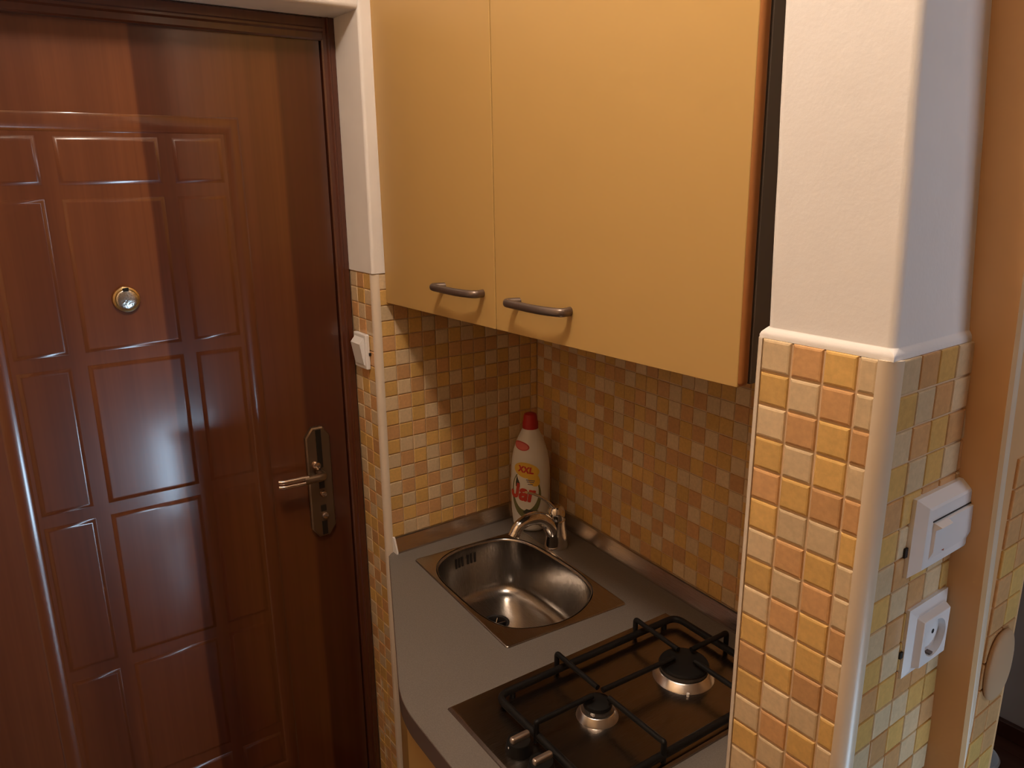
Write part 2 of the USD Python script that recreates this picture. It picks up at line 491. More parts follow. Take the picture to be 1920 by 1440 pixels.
wr = T('wall_right', 'tiled end of the partition with white plaster above, right of the worktop', 'wall', kind='structure')
ZP = 1.552
wr.part('wall_core', cat_([extr(Polygon([(XL + 0.0075, YP + GD), (XR - 0.015, YP + GD), (XR - GD, YP + 0.015), (XR - GD, 0.12), (XL + 0.004, 0.12), (XL + 0.004, YP + 0.0075)]), 0, ZP - 0.002), bx(XL + 0.002, 1.08, 0.1, 0.40, 0, ZC)]), 'grout')
# plaster shaft, hand-made and not quite plumb, standing a little behind the tiles
def shaft(z, inset=0.0):
    xa = 1.0285 - 0.030 * (z - 1.56)
    xb = 1.1600 - 0.040 * (z - 1.56)
    rr = 0.008
    ring = []
    for cx, cy, q0 in ((xa + rr, YP + 0.008 + rr, 180), (xb - rr, YP + 0.008 + rr, 270)):
        for q in np.linspace(math.radians(q0), math.radians(q0 + 90), 6):
            ring.append((cx + (rr) * math.cos(q), cy + (rr) * math.sin(q), z))
    ring += [(xb, 0.11, z), (xa, 0.11, z)]
    return np.array(ring)
zs = np.linspace(1.562, ZC, 24)
rings = []
for z in zs:
    R_ = shaft(z)
    nz = (meshkit.fbm(R_ * np.array([9, 9, 6.0]), 3, 5) - 0.5) * 0.0045
    R_[:, 0] += np.where(np.arange(len(R_)) < 6, -1, 1) * nz
    rings.append(R_)
# flared foot that meets the top of the tiles
def foot(z, e):
    R_ = shaft(1.562)
    R_[:, 2] = z
    c = np.array([1.098, 0.05])
    xs = np.where(R_[:, 0] < c[0], XL + 0.002, XR - 0.003)
    R_[:, 0] = R_[:, 0] * (1 - e) + xs * e
    R_[:, 1] = np.where(R_[:, 1] < 0, R_[:, 1] * (1 - e) + (YP + 0.0025) * e + (R_[:, 1] - (YP + 0.008)) * e * 0.4, R_[:, 1])
    return R_
rings = [foot(1.5512, 1.0), foot(1.5545, 1.0), foot(1.557, 0.86), foot(1.5595, 0.45), foot(1.561, 0.12)] + rings
n = len(rings[0])
V = np.concatenate(rings)
Fq = []
for i in range(len(rings) - 1):
    for k in range(n):
        a_, b_ = i * n + k, i * n + (k + 1) % n
        Fq += [(a_, b_, b_ + n), (a_, b_ + n, a_ + n)]
sh = trimesh.Trimesh(V, np.array(Fq), process=False)
wr.part('plaster', sh, 'plaster_white', smooth=50)
wr.part('edge_trim', quarter(XL + 0.007, YP + 0.007, 0.0072, 175, 275, 0, ZP - 0.001), 'trim_cream')
wr.part('corner_trim', quarter(XR - 0.0135, YP + 0.0135, 0.0140, -98, 8, 0, ZP - 0.0005, 12), 'trim_beige')
lows = []
cols = [1.031 + PT * i for i in range(4)] + [XR - 0.0138]
for r_ in range(45):
    for c in range(4):
        z1 = ZP - PT * r_
        t_ = tile((0, YP, 0), X, Z, -Y, cols[c], cols[c + 1], max(z1 - PT, 0), z1, b=0.0026)
        if r_ < 16:
            wr.part('tile', t_, KIND[SHEET[r_ % 6][c]], smooth=False)
        else:
            lows.append(t_)
    for c in range(5):
        z1 = ZP - PT * r_
        ya = YP + 0.0137
        t_ = tile((XR, 0, 0), Y, Z, X, ya + PT * c, ya + PT * (c + 1), max(z1 - PT, 0), z1)
        if r_ < 17:
            wr.part('tile', t_, KIND[sheet(r_ % 6, c)], smooth=False)
        else:
            lows.append(t_)
wr.part('lower_tiles', cat_(lows), 'tile_mixed', kind='stuff', smooth=False)

# the step behind the partition's end: an orange painted return with a beige rounded corner and tiles on its side
def ystep(z):
    return 0.104 - 0.085 * (z - 1.1)
XS, YS = 1.200, 0.182
st = T('trim_1', 'orange painted wall return with beige rounded corner behind the socket', 'wall return', kind='structure')
st.part('wall_return', hull([(x, y, z) for z in (0, ZC) for x in (1.05, XS) for y in (ystep(z), YS)]), 'paint_orange')
rr = 0.010
def arc(z):
    c = (XS - rr, ystep(z) + rr)
    return [(c[0] + (rr + 0.0015) * math.cos(q), c[1] + (rr + 0.0015) * math.sin(q), z) for q in np.linspace(math.radians(-110), math.radians(20), 8)]
st.part('corner_trim', hull(arc(0.0) + arc(ZC)), 'trim_beige', smooth=40)
for r_ in range(12):
    for c in range(2):
        z1 = 1.43 - PT * r_
        st.part('tile', tile((XS + 0.003, 0, 0), Y, Z, X, 0.112 + PT * c, 0.112 + PT * (c + 1), z1 - PT, z1), KIND[rng.choice('PPY')], smooth=False)

ow = T('wall_front', 'ochre wall opposite the kitchenette, behind the camera', 'wall', kind='structure')
ow.part('wall_slab', bx(-0.3, 3.3, -1.40, -1.34, 0, ZC), 'paint_ochre')
fw = T('wall_far', 'dull grey-beige wall far behind at the right edge', 'wall', kind='structure')
fw.part('wall_slab', bx(-0.6, 3.4, 1.72, 1.8, 0, ZC), 'paint_grey')
bb = T('baseboard_far', 'dark brown baseboard along the grey wall at bottom right', 'baseboard', kind='structure')
bb.part('board', cbx(-0.6, 3.3, 1.70, 1.72, 0, 0.055, 0.003), 'frame_veneer')
w3 = T('wall_window', 'brown wall with a low and a high window that light the room', 'wall', kind='structure')
WINS = [(-0.18, 0.36, 0.02, 0.54), (0.18, 0.82, 1.54, 2.18)]
wp = sbox(-1.40, 0, 1.75, ZC)
for y0_, y1_, z0_, z1_ in WINS:
    wp = wp.difference(sbox(y0_, z0_, y1_, z1_))
wm = trimesh.creation.extrude_polygon(wp, 0.08, engine='earcut')
w3.part('wall_slab', transform(wm, basis(Y, Z, X), (2.22, 0, 0)), 'paint_brown')
for k, (y0_, y1_, z0_, z1_) in enumerate(WINS):
    wn = T(f'window_{k + 1}', ('low window with white frame behind the camera', 'high window with white frame behind the camera')[k], 'window', (2.26, (y0_ + y1_) / 2, z0_), kind='structure')
    wo = sbox(y0_, z0_, y1_, z1_)
    wf = trimesh.creation.extrude_polygon(wo.difference(wo.buffer(-0.035, join_style=2)), 0.04, engine='earcut')
    wn.part('window_frame', transform(wf, basis(Y, Z, X), (2.24, 0, 0)), 'plastic_white')
    wn.part('pane', bx(2.258, 2.262, y0_ + 0.035, y1_ - 0.035, z0_ + 0.035, z1_ - 0.035), 'pane_glass')

# ------------------------------------------------------------------ the door
th = 0.030
def dp(y, z, n_=0.0):
    """a point of the leaf: y across, z up, n_ off its face; the leaf does not quite close flush"""
    c, s = math.cos(th), math.sin(th)
    return np.array([-0.1205 + s * (y + 0.03) + n_ * c, -0.03 + c * (y + 0.03) - n_ * s, z])
dr = T('door_1', 'red-brown veneered entrance door with raised panels and bronze lock', 'door', (-0.12, -0.45, 0), kind='structure')
def dhull(pts):
    return hull([dp(*p) for p in pts])
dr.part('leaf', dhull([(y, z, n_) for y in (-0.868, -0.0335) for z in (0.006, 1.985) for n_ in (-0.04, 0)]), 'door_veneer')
def dpan(y0, y1, z0, z1, h=0.0027, b=0.0085):
    """raised field: a slope, a small round shoulder and a flat"""
    V, F = [], []
    rings = [(0, -0.004), (0, 0.0003), (b * 0.30, h * 0.30), (b * 0.62, h * 0.80), (b * 0.86, h * 0.97), (b * 1.1, h)]
    for ins, hh in rings:
        for u, v in ((y0 + ins, z0 + ins), (y1 - ins, z0 + ins), (y1 - ins, z1 - ins), (y0 + ins, z1 - ins)):
            V.append(dp(u, v, hh))
    for r_ in range(len(rings) - 1):
        for k in range(4):
            a_, c_ = r_ * 4 + k, r_ * 4 + (k + 1) % 4
            F += [(a_, c_, c_ + 4), (a_, c_ + 4, a_ + 4)]
    e = (len(rings) - 1) * 4
    F += [(e, e + 1, e + 2), (e, e + 2, e + 3)]
    return trimesh.Trimesh(np.array(V), np.array(F), process=False)
YC = [(-0.652, -0.5625), (-0.536, -0.3635), (-0.3395, -0.248)]
ZRW = [(1.696, 1.780), (1.389, 1.672), (1.083, 1.364), (0.741, 1.058), (0.436, 0.716), (0.330, 0.411)]
for z0, z1 in ZRW:
    for ya, yb in YC:
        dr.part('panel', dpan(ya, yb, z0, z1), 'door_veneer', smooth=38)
# the rounded moulding that frames the panels
yo0, yo1, zo0, zo1, yi0, yi1, zi0, zi1 = -0.692, -0.208, 0.290, 1.822, -0.656, -0.244, 0.326, 1.785
V, F = [], []
ns = 11
for i in range(ns):
    t = i / (ns - 1)
    hh = 0.0045 * math.sin(math.pi * t) ** 0.8 if 0 < t < 1 else -0.003
    ya, yb, za, zb = yo0 + (yi0 - yo0) * t, yo1 + (yi1 - yo1) * t, zo0 + (zi0 - zo0) * t, zo1 + (zi1 - zo1) * t
    for u, v in ((ya, za), (yb, za), (yb, zb), (ya, zb)):
        V.append(dp(u, v, hh))
for i in range(ns - 1):
    for k in range(4):
        a_, c_ = i * 4 + k, i * 4 + (k + 1) % 4
        F += [(a_, c_, c_ + 4), (a_, c_ + 4, a_ + 4)]
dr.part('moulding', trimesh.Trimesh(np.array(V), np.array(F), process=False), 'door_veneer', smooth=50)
# frame: jamb and head with a stepped, beaded face
HW_ = 0.0
def frame_prof(w):
    return [(0, -0.06), (0, 0.0), (0.003, 0.003), (w * 0.42, 0.003), (w * 0.50, 0.0055), (w * 0.60, 0.0055), (w * 0.68, 0.001), (w - 0.003, 0.001), (w, -0.002), (w, -0.06)]
pr = Polygon(frame_prof(0.030))
XF = -0.1135
dr.part('frame_jamb', transform(trimesh.creation.extrude_polygon(pr, 2.0175, engine='earcut'), basis(-Y, X, Z), (XF, -0.0002, 0)), 'frame_veneer')
hd = trimesh.creation.extrude_polygon(Polygon(frame_prof(0.043)), 0.876, engine='earcut')
hd = transform(hd, basis(-Z, X, -Y), (XF, -0.028, 2.0165))
hd.fix_normals()
dr.part('frame_head', hd, 'frame_veneer')
dr.part('frame_head', bx(-0.24, -0.190, -0.905, 0.0, 1.955, 2.030), 'frame_veneer')
dr.part('frame_jamb', bx(-0.17, XF, -0.905, -0.872, 0, 2.008), 'frame_veneer')
# lock plate
ly, lz0, lz1, lw = -0.104, 0.893, 1.160, 0.0285
oct_ = [(-lw, 0.022), (-lw + 0.016, 0.0), (lw - 0.016, 0.0), (lw, 0.022), (lw, lz1 - lz0 - 0.022), (lw - 0.016, lz1 - lz0), (-lw + 0.016, lz1 - lz0), (-lw, lz1 - lz0 - 0.022)]
def dplate(poly, n0, n1, ins=0.003):
    lo = Polygon(poly)
    hi = lo.buffer(-ins, join_style=2)
    return hull([dp(ly + p[0], lz0 + p[1], n0) for p in lo.exterior.coords] + [dp(ly + p[0], lz0 + p[1], n1 - ins) for p in lo.exterior.coords] + [dp(ly + p[0], lz0 + p[1], n1) for p in hi.exterior.coords])
lk = dr.part('lock_plate', dplate(oct_, -0.001, 0.013), 'lock_bronze', label='tall bronze lock plate with cut corners')
def dbar(ya, yb, za, zb, n0, n1, m='lock_dark', nm='inlay', c=0.001):
    return dr.part(nm, dhull([(y, z, n0) for y in (ya, yb) for z in (za, zb)] + [(y, z, n1) for y in (ya + c, yb - c) for z in (za + c, zb - c)]), m, parent=lk)
dbar(ly - 0.006, ly + 0.008, 1.062, 1.155, 0.012, 0.0142)
dbar(ly - 0.006, ly + 0.008, 1.012, 1.040, 0.012, 0.0142)
dbar(ly - 0.006, ly + 0.008, 0.955, 0.972, 0.012, 0.0142)
dbar(ly - 0.006, ly + 0.008, 0.897, 0.932, 0.012, 0.0142)
def dknob(y, z, r_, h, m, nm, seg=20):
    c0, ax = dp(y, z, 0.012), np.array([math.cos(th), -math.sin(th), 0])
    k = lathe([(0, 0), (r_, 0), (r_, h * 0.6), (r_ * 0.8, h * 0.92), (r_ * 0.3, h), (0, h)], seg=seg)
    e1 = np.array([math.sin(th), math.cos(th), 0])
    return dr.part(nm, transform(k, basis(e1, np.array([0, 0, 1.0]), ax) if np.cross(e1, [0, 0, 1.0]) @ ax > 0 else basis(np.array([0, 0, 1.0]), e1, ax), c0), m, parent=lk)
dknob(ly + 0.002, 1.000, 0.0078, 0.010, 'lever_silver', 'thumb_turn')
dknob(ly + 0.003, 0.945, 0.0078, 0.008, 'lever_silver', 'key_cylinder')
dknob(ly - 0.010, 1.072, 0.0105, 0.012, 'lever_silver', 'lever_rose')
# lever: a neck off the plate, then two parallel bars toward the hinge side
neck = tube(smoothpath([dp(ly - 0.004, 1.053, 0.010), dp(ly - 0.004, 1.053, 0.046), dp(ly - 0.050, 1.054, 0.047)], 0.012), 0.0095, 14)
lv = dr.part('lever', neck, 'lock_bronze', parent=lk)
for dz in (0.006, -0.006):
    dr.part('lever', tube(smoothpath([dp(ly - 0.040, 1.054 + dz, 0.047), dp(ly - 0.095, 1.0555 + dz, 0.048), dp(ly - 0.106, 1.056 + dz, 0.043)], 0.01), 0.0047, 12), 'lever_silver', parent=lk, label='silver lever bar')
# peephole
ph = (-0.4545, 1.484)
ax = np.array([math.cos(th), -math.sin(th), 0])
e1 = np.array([-math.sin(th), -math.cos(th), 0])
Rp = basis(np.array([0, 0, 1.0]), e1, ax)
if np.linalg.det(Rp) < 0:
    Rp = basis(e1, np.array([0, 0, 1.0]), ax)
pt = lathe([(0, 0), (0.0245, 0), (0.0245, 0.003), (0.0235, 0.0055), (0.0205, 0.0065), (0.0185, 0.0045), (0, 0.0045)], seg=40)
pp = dr.part('peephole', transform(pt, Rp, dp(*ph, 0.004)), 'brass', label='round brass-rimmed peephole cover')
dr.part('cover', transform(lathe([(0, 0), (0.0182, 0), (0.0182, 0.006), (0.014, 0.0078), (0, 0.0082)], seg=36), Rp, dp(*ph, 0.006)), 'peephole_silver', parent=pp)
dr.part('cover_hinge', dhull([(ph[0] + a_, ph[1] + b_, n_) for a_ in (-0.005, 0.005) for b_ in (0.0165, 0.0225) for n_ in (0.008, 0.0155)]), 'lock_dark', parent=pp)

# ------------------------------------------------------------------ wall plates
def plate_switch():
    t = T('light_switch', 'white rocker switch on the narrow tiled strip beside the brown door', 'light switch', (-0.06, 0, 1.334))
    y1 = -0.0005
    t.part('plate', rbx(-0.091, -0.031, -0.011, y1, 1.294, 1.373, 0.003), 'plastic_white')
    t.part('rocker', hull([(x, y, z) for x in (-0.083, -0.039) for y, z in ((-0.010, 1.366), (-0.010, 1.302), (-0.0135, 1.305), (-0.022, 1.352), (-0.0185, 1.3565))]), 'plastic_white')
    t.part('fixing_lug', bx(-0.031, -0.0275, -0.0045, y1, 1.326, 1.332), 'plastic_dark')
plate_switch()

def plate_upper():
    t = T('switch_unit', 'larger white wall plate with hinged flap, above the socket', 'light switch', (XR, 0.036, 1.365))
    y0, y1, z0, z1 = -0.021, 0.088, 1.327, 1.409
    P = []
    for x, i in ((XR - 0.002, 0), (XR + 0.004, 0), (XR + 0.0125, 0.009), (XR + 0.0135, 0.012)):
        P += [(x, y, z) for y in (y0 + i, y1 - i * 0.7) for z in (z0 + i, z1 - i * 0.9)]
    t.part('plate', hull(P), 'plastic_white', smooth=20)
    ya, yb, za, zb = y0 + 0.017, y1 - 0.009, z0 + 0.011, z1 - 0.024
    f_ = t.part('flap', hull([(XR + 0.011, y, z) for y in (ya, yb) for z in (za, zb)] + [(XR + 0.0165, y, z) for y in (ya + 0.002, yb - 0.002) for z in (za + 0.016, zb - 0.0015)]), 'plastic_white')
    t.part('flap_gap', bx(XR + 0.0128, XR + 0.0142, ya, yb, zb, zb + 0.0012), 'plastic_dark')
    t.part('tab', hull([(XR + 0.0155, y, z) for y in (ya + 0.001, ya + 0.026) for z in (zb - 0.009, zb - 0.001)] + [(XR + 0.0215, y, zb - 0.004) for y in (ya + 0.003, ya + 0.024)]), 'plastic_white', parent=f_)
    t.part('status_mark', hull([(XR + 0.0140 + dx, y, z) for dx in (0, 0.0012) for y, z in ((ya + 0.022, za + 0.012), (ya + 0.027, za + 0.010), (ya + 0.030, za + 0.019), (ya + 0.027, za + 0.021))]), 'plastic_mark', parent=f_)
    t.part('fixing_lug', bx(XR, XR + 0.002, y0 - 0.005, y0, 1.349, 1.359), 'plastic_dark')
plate_upper()

def plate_socket():
    t = T('wall_socket', 'white earthed wall socket below the larger wall plate', 'wall socket', (XR, 0.038, 1.243))
    y0, y1, z0, z1 = -0.001, 0.0775, 1.2045, 1.283
    P = []
    for x, i in ((XR - 0.002, 0), (XR + 0.003, 0), (XR + 0.0065, 0.008)):
        P += [(x, y, z) for y in (y0 + i, y1 - i) for z in (z0 + i, z1 - i)]
    t.part('plate', hull(P), 'plastic_white', smooth=20)
    cy, cz = (y0 + y1) / 2, (z0 + z1) / 2
    a_, b_ = 0.0285, 0.0255
    m = manifold3d.Manifold.batch_hull([manifold3d.Manifold.sphere(0.0012, 8).translate((x, cy + sy * s, cz + sz * s)) for x, s in ((XR + 0.005, a_), (XR + 0.0125, b_)) for sy in (-1, 1) for sz in (-1, 1)])
    cyl = manifold3d.Manifold.cylinder(0.03, 0.0212, 0.0212, 40).rotate((0, 90, 0)).translate((XR + 0.0060, cy, cz))
    m = (m - cyl).to_mesh()
    b = t.part('socket_body', trimesh.Trimesh(m.vert_properties[:, :3], m.tri_verts, process=False), 'plastic_white', smooth=25)
    for s in (-1, 1):
        h = trimesh.creation.cylinder(0.0026, 0.001, sections=14)
        t.part('pin_hole', transform(h, basis(Y, Z, X), (XR + 0.0063, cy + s * 0.0095, cz)), 'plastic_dark', parent=b)
    t.part('earth_clip', bx(XR + 0.0060, XR + 0.012, cy - 0.003, cy + 0.003, cz - 0.0208, cz - 0.0188), 'handle_metal', parent=b)
    t.part('fixing_lug', bx(XR, XR + 0.002, y0 - 0.005, y0, 1.229, 1.236), 'plastic_dark')
plate_socket()

# ------------------------------------------------------------------ upper cabinet (hung a touch out of level)
tilt = math.radians(0.75)
cb = T('wall_cabinet', 'orange two-door wall cabinet with bronze bow handles above the sink', 'kitchen cabinet', (0.0, 0.0258, 1.4445))
def ct(m):
    A = np.array([[math.cos(tilt), 0, -math.sin(tilt)], [0, 1, 0], [math.sin(tilt), 0, math.cos(tilt)]])
    m = transform(m, None, (0, -0.0258, -1.4445))
    return transform(m, A, (0.0, 0.0258, 1.4445))
XCR = 0.925
cb.part('carcass', ct(cbx(0.012, XCR, 0.0455, 0.368, 1.4465, 2.20, 0.001)), 'carcass_dark')
def cdoor(xa, xb):
    return cat_([ct(rbx(xa, xb, 0.0258, 0.0443, 1.4445, 2.205, 0.0013, 8))])
d1 = cb.part('door', cdoor(0.006, 0.4118), 'cabinet_orange', smooth=45)
d2 = cb.part('door', cdoor(0.4148, XCR - 0.004), 'cabinet_orange', smooth=45)
cb.part('edge_band', ct(rbx(XCR - 0.0125, XCR + 0.0005, 0.0266, 0.0440, 1.4450, 2.2045, 0.006, 14)), 'cabinet_edge', parent=d2, smooth=45)
def bow(x0, x1, z):
    yf = 0.0258
    pts = [(x0 + 0.004, yf + 0.001, z), (x0 + 0.002, yf - 0.006, z), (x0 - 0.012, yf - 0.024, z - 0.001), (x0 - 0.002, yf - 0.0285, z - 0.001)]
    path = spline([(x0 + 0.001, yf + 0.002, z), (x0 - 0.004, yf - 0.010, z), (x0 - 0.006, yf - 0.0215, z), (x0 + 0.012, yf - 0.0265, z), ((x0 + x1) / 2, yf - 0.0295, z),
                   (x1 - 0.012, yf - 0.0255, z), (x1 + 0.004, yf - 0.017, z), (x1 + 0.003, yf - 0.006, z), (x1, yf + 0.002, z)], 44)
    m = tube(path, 0.0055, 14)
    v = np.array(m.vertices)
    v[:, 2] = z + (v[:, 2] - z) * 1.25
    return ct(trimesh.Trimesh(v, m.faces, process=False))
cb.part('handle', bow(0.247, 0.375, 1.5035), 'handle_metal', parent=d1, smooth=60, label='bronze bow handle')
cb.part('handle', bow(0.481, 0.609, 1.5005), 'handle_metal', parent=d2, smooth=60, label='bronze bow handle')

# ------------------------------------------------------------------ worktop and base cabinet
WT = 0.86
outline = [(0.0015, 0.011), (0.0015, yback(0) - 0.001), (1.0225, yback(1.0225) - 0.001), (1.0225, -0.256)]
front = smoothpath([(1.0225, -0.256, 0), (0.485, -0.229, 0), (0.0135, -0.0035, 0)], 0.055, 10)
poly = Polygon(outline + [(p[0], p[1]) for p in front[1:]])
OPEN = np.array([(0.128, 0.059), (0.097, 0.098), (0.084, 0.160), (0.090, 0.215), (0.107, 0.257), (0.132, 0.278), (0.169, 0.289), (0.231, 0.293), (0.299, 0.291), (0.366, 0.282), (0.410, 0.262), (0.441, 0.222), (0.458, 0.175),
                 (0.459, 0.130), (0.446, 0.087), (0.421, 0.050), (0.390, 0.034), (0.327, 0.027), (0.236, 0.031), (0.167, 0.040)])
def closed_spline(p, n=120):
    from scipy.interpolate import CubicSpline
    q = np.vstack([p, p[:1]])
    t = np.r_[0, np.cumsum(np.linalg.norm(np.diff(q, axis=0), axis=1))]
    return CubicSpline(t, q, bc_type='periodic')(np.linspace(0, t[-1], n, endpoint=False))
op = closed_spline(OPEN)
opoly = Polygon(op)
wt = T('worktop', 'grey laminate worktop with a slanted left corner, holding sink and hob', 'worktop', (0.5, 0.1, WT - 0.038))
hole = opoly.buffer(0.004)
wt.part('slab', extr(poly.difference(hole), WT - 0.038, WT), 'worktop_grey', smooth=25)
inner = poly.buffer(-0.0015)
ring = poly.buffer(0.0012).difference(poly.buffer(-0.0005)).intersection(sbox(-0.1, -0.5, 1.0225, 0.009))
rg = max(getattr(ring, 'geoms', [ring]), key=lambda g: g.area)
wt.part('edge_strip', extr(rg, WT - 0.0385, WT - 0.0006), 'worktop_edge', smooth=25, label='dark brown front edge of the worktop')

# upstand strips along the two walls
def upstand_prof(d=0.017, h=0.036):
    return Polygon([(0, 0), (d, 0), (d, 0.005), (d * 0.35, h - 0.002), (d * 0.2, h), (0, h)])
us = T('upstand_strip', 'steel-coloured upstand strip along the left tiled wall behind the worktop', 'upstand', (0.01, 0.2, WT))
m = trimesh.creation.extrude_polygon(upstand_prof(), YB - 0.0205, engine='earcut')
m = transform(m, basis(X, Z, -Y), (0.0008, YB - 0.003, WT + 0.0003))
m.fix_normals()
us.part('strip', m, 'strip_steel')
ec = trimesh.creation.extrude_polygon(upstand_prof(0.0185, 0.0375), 0.0045, engine='earcut')
ec = transform(ec, basis(X, Z, -Y), (0.0006, 0.0175, WT + 0.0003))
ec.fix_normals()
us.part('end_cap', ec, 'plastic_white', label='pale plastic end cap')
us2 = T('upstand_strip', 'steel-coloured upstand strip along the back wall behind tap and hob', 'upstand', (0.5, yback(0.5) - 0.01, WT))
m = trimesh.creation.extrude_polygon(upstand_prof(), 1.019, engine='earcut')
m = transform(m, basis(BN, Z, BE), tuple(BO + BN * 0.0010 + BE * 0.0030 + Z * (WT + 0.0003)))
m.fix_normals()
us2.part('strip', m, 'strip_steel')

bc = T('base_cabinet', 'orange base cabinet below the grey worktop', 'kitchen cabinet', (0.5, 0.1, 0))
bp = poly.buffer(-0.022).intersection(sbox(0.004, -0.5, 1.02, 0.365))
cut = opoly.buffer(0.02)
cb_low = extr(bp, 0.10, 0.66)
cb_top = extr(bp.difference(cut), 0.66, WT - 0.039)
bc.part('body', cat_([cb_low, cb_top]), 'carcass_dark')
def front_panel(p0, p1, z0, z1, t_=0.016):
    p0, p1 = np.array(p0), np.array(p1)
    d = (p1 - p0) / np.linalg.norm(p1 - p0)
    nrm = np.array([d[1], -d[0]])
    q = [p0, p1, p1 + nrm * t_, p0 + nrm * t_]
    return hull([(a_[0], a_[1], z) for a_ in q for z in (z0, z1)])
bc.part('side_panel', front_panel((0.035, -0.0035), (0.488, -0.2065), 0.11, WT - 0.043, 0.004), 'cabinet_orange')
bc.part('door', front_panel((0.492, -0.2065), (0.750, -0.2195), 0.11, WT - 0.043, 0.016), 'cabinet_orange')
bc.part('door', front_panel((0.753, -0.2195), (1.015, -0.2325), 0.11, WT - 0.043, 0.016), 'cabinet_orange')
bc.part('plinth', front_panel((0.40, -0.13), (1.015, -0.17), 0.0, 0.10, 0.01), 'carcass_dark')

# ------------------------------------------------------------------ sink
sk = T('sink', 'small stainless steel inset sink with one rounded basin', 'sink', (0.27, 0.19, WT))
ang = math.radians(-4.5)
def rotp(p, o=(0.067, 0.0325)):
    return (o[0] + p[0] * math.cos(ang) - p[1] * math.sin(ang), o[1] + p[0] * math.sin(ang) + p[1] * math.cos(ang))
rect = Polygon([rotp(p) for p in ((0, 0), (0.4035, 0), (0.4035, 0.286), (0, 0.286))])
rect = rect.buffer(-0.006).buffer(0.006, quad_segs=6)
zd = WT + 0.0028
lip = opoly.buffer(0.0045)
deck = extr(rect.buffer(-0.0035).difference(lip), zd - 0.0012, zd)
# turned-down outer rim
o1, o2 = np.array(rect.exterior.coords)[:-1], None
def loft(ringsxyz):
    n_ = len(ringsxyz[0])
    V = np.concatenate(ringsxyz)
    F = []
    for i in range(len(ringsxyz) - 1):
        for k in range(n_):
            a_, b_ = i * n_ + k, i * n_ + (k + 1) % n_
            F += [(a_, b_, b_ + n_), (a_, b_ + n_, a_ + n_)]
    return trimesh.Trimesh(V, np.array(F), process=False)
def resample(p, n_=160):
    ls = LineString(np.vstack([p, p[:1]]))
    return np.array([ls.interpolate(s, normalized=True).coords[0] for s in np.linspace(0, 1, n_, endpoint=False)])
def ringz(p, z):
    return np.c_[p, np.full(len(p), z)]
base_r = np.array(rect.exterior.coords)[:-1]
cen = np.array(rect.centroid.coords[0])
def inset_rect(d):
    return base_r + (cen - base_r) / np.linalg.norm(cen - base_r, axis=1, keepdims=True) * d
rim = loft([ringz(inset_rect(0.0), WT + 0.0002), ringz(inset_rect(0.0002), WT + 0.0018), ringz(inset_rect(0.0018), WT + 0.0034), ringz(inset_rect(0.0042), WT + 0.0034), ringz(inset_rect(0.0065), zd - 0.0003)])
sk.part('deck', deck, 'sink_steel', smooth=20)
sk.part('rim', rim, 'sink_steel', smooth=60)
# basin by insetting the opening
cb_ = np.array(opoly.centroid.coords[0])
nrm_ = np.roll(op, -1, 0) - np.roll(op, 1, 0)
nrm_ = np.c_[-nrm_[:, 1], nrm_[:, 0]]
nrm_ /= np.linalg.norm(nrm_, axis=1, keepdims=True)
if ((cb_ - op) * nrm_).sum() < 0:
    nrm_ = -nrm_
DR = np.array([0.200, 0.163])
zb = WT - 0.142
def inner_ring(d, z, mixc=0.0, target=None):
    p = op + nrm_ * d
    if mixc:
        tgt = (target if target is not None else cb_)
        p = p * (1 - mixc) + tgt * mixc
    return ringz(p, z)
def smooth_inset(d, z):
    q = opoly.buffer(-d, quad_segs=16)
    q = np.array(q.exterior.coords)[:-1]
    if Polygon(q).exterior.is_ccw != opoly.exterior.is_ccw:
        q = q[::-1]
    rs = resample(q, len(op))
    k = np.argmin(np.linalg.norm(rs - (op[0] + nrm_[0] * d), axis=1))
    return ringz(np.roll(rs, -k, 0), z)
rg_ = [inner_ring(-GD, zd - 0.0002), inner_ring(-0.002, zd - 0.0002), inner_ring(0.0006, zd - 0.0016), inner_ring(0.0022, zd - 0.006), inner_ring(0.003, WT - 0.02), inner_ring(0.006, WT - 0.07), smooth_inset(0.009, WT - 0.105)]
for q in np.linspace(0, 1, 7)[1:]:
    rg_.append(smooth_inset(0.009 + 0.034 * (1 - math.cos(q * math.pi / 2)), WT - 0.105 - 0.032 * math.sin(q * math.pi / 2)))
last = rg_[-1][:, :2]
dcirc = []
for k in range(len(op)):
    v = last[k] - DR
    dcirc.append(DR + v / np.linalg.norm(v) * 0.031)
dcirc = np.array(dcirc)
for q in (0.25, 0.5, 0.75, 1.0):
    rg_.append(ringz(last * (1 - q) + dcirc * q, WT - 0.137 - 0.005 * q))
bas = loft(rg_)
sk.part('basin', bas, 'sink_steel', smooth=60)
dn = sk.part('drain', lathe([(0.0315, 0.0008), (0.0300, 0.0012), (0.0265, -0.0004), (0.0245, -0.004), (0.0235, -0.02), (0, -0.02)], (DR[0], DR[1], zb), 40), 'plastic_dark', smooth=30, label='dark drain strainer')
for k in range(3):
    q = k * math.pi / 3 + 0.3
    v = np.array([math.cos(q), math.sin(q)]) * 0.024
    sk.part('drain_bar', tube([(DR[0] - v[0], DR[1] - v[1], zb - 0.004), (DR[0] + v[0], DR[1] + v[1], zb - 0.004)], 0.0016, 8), 'chrome', parent=dn)
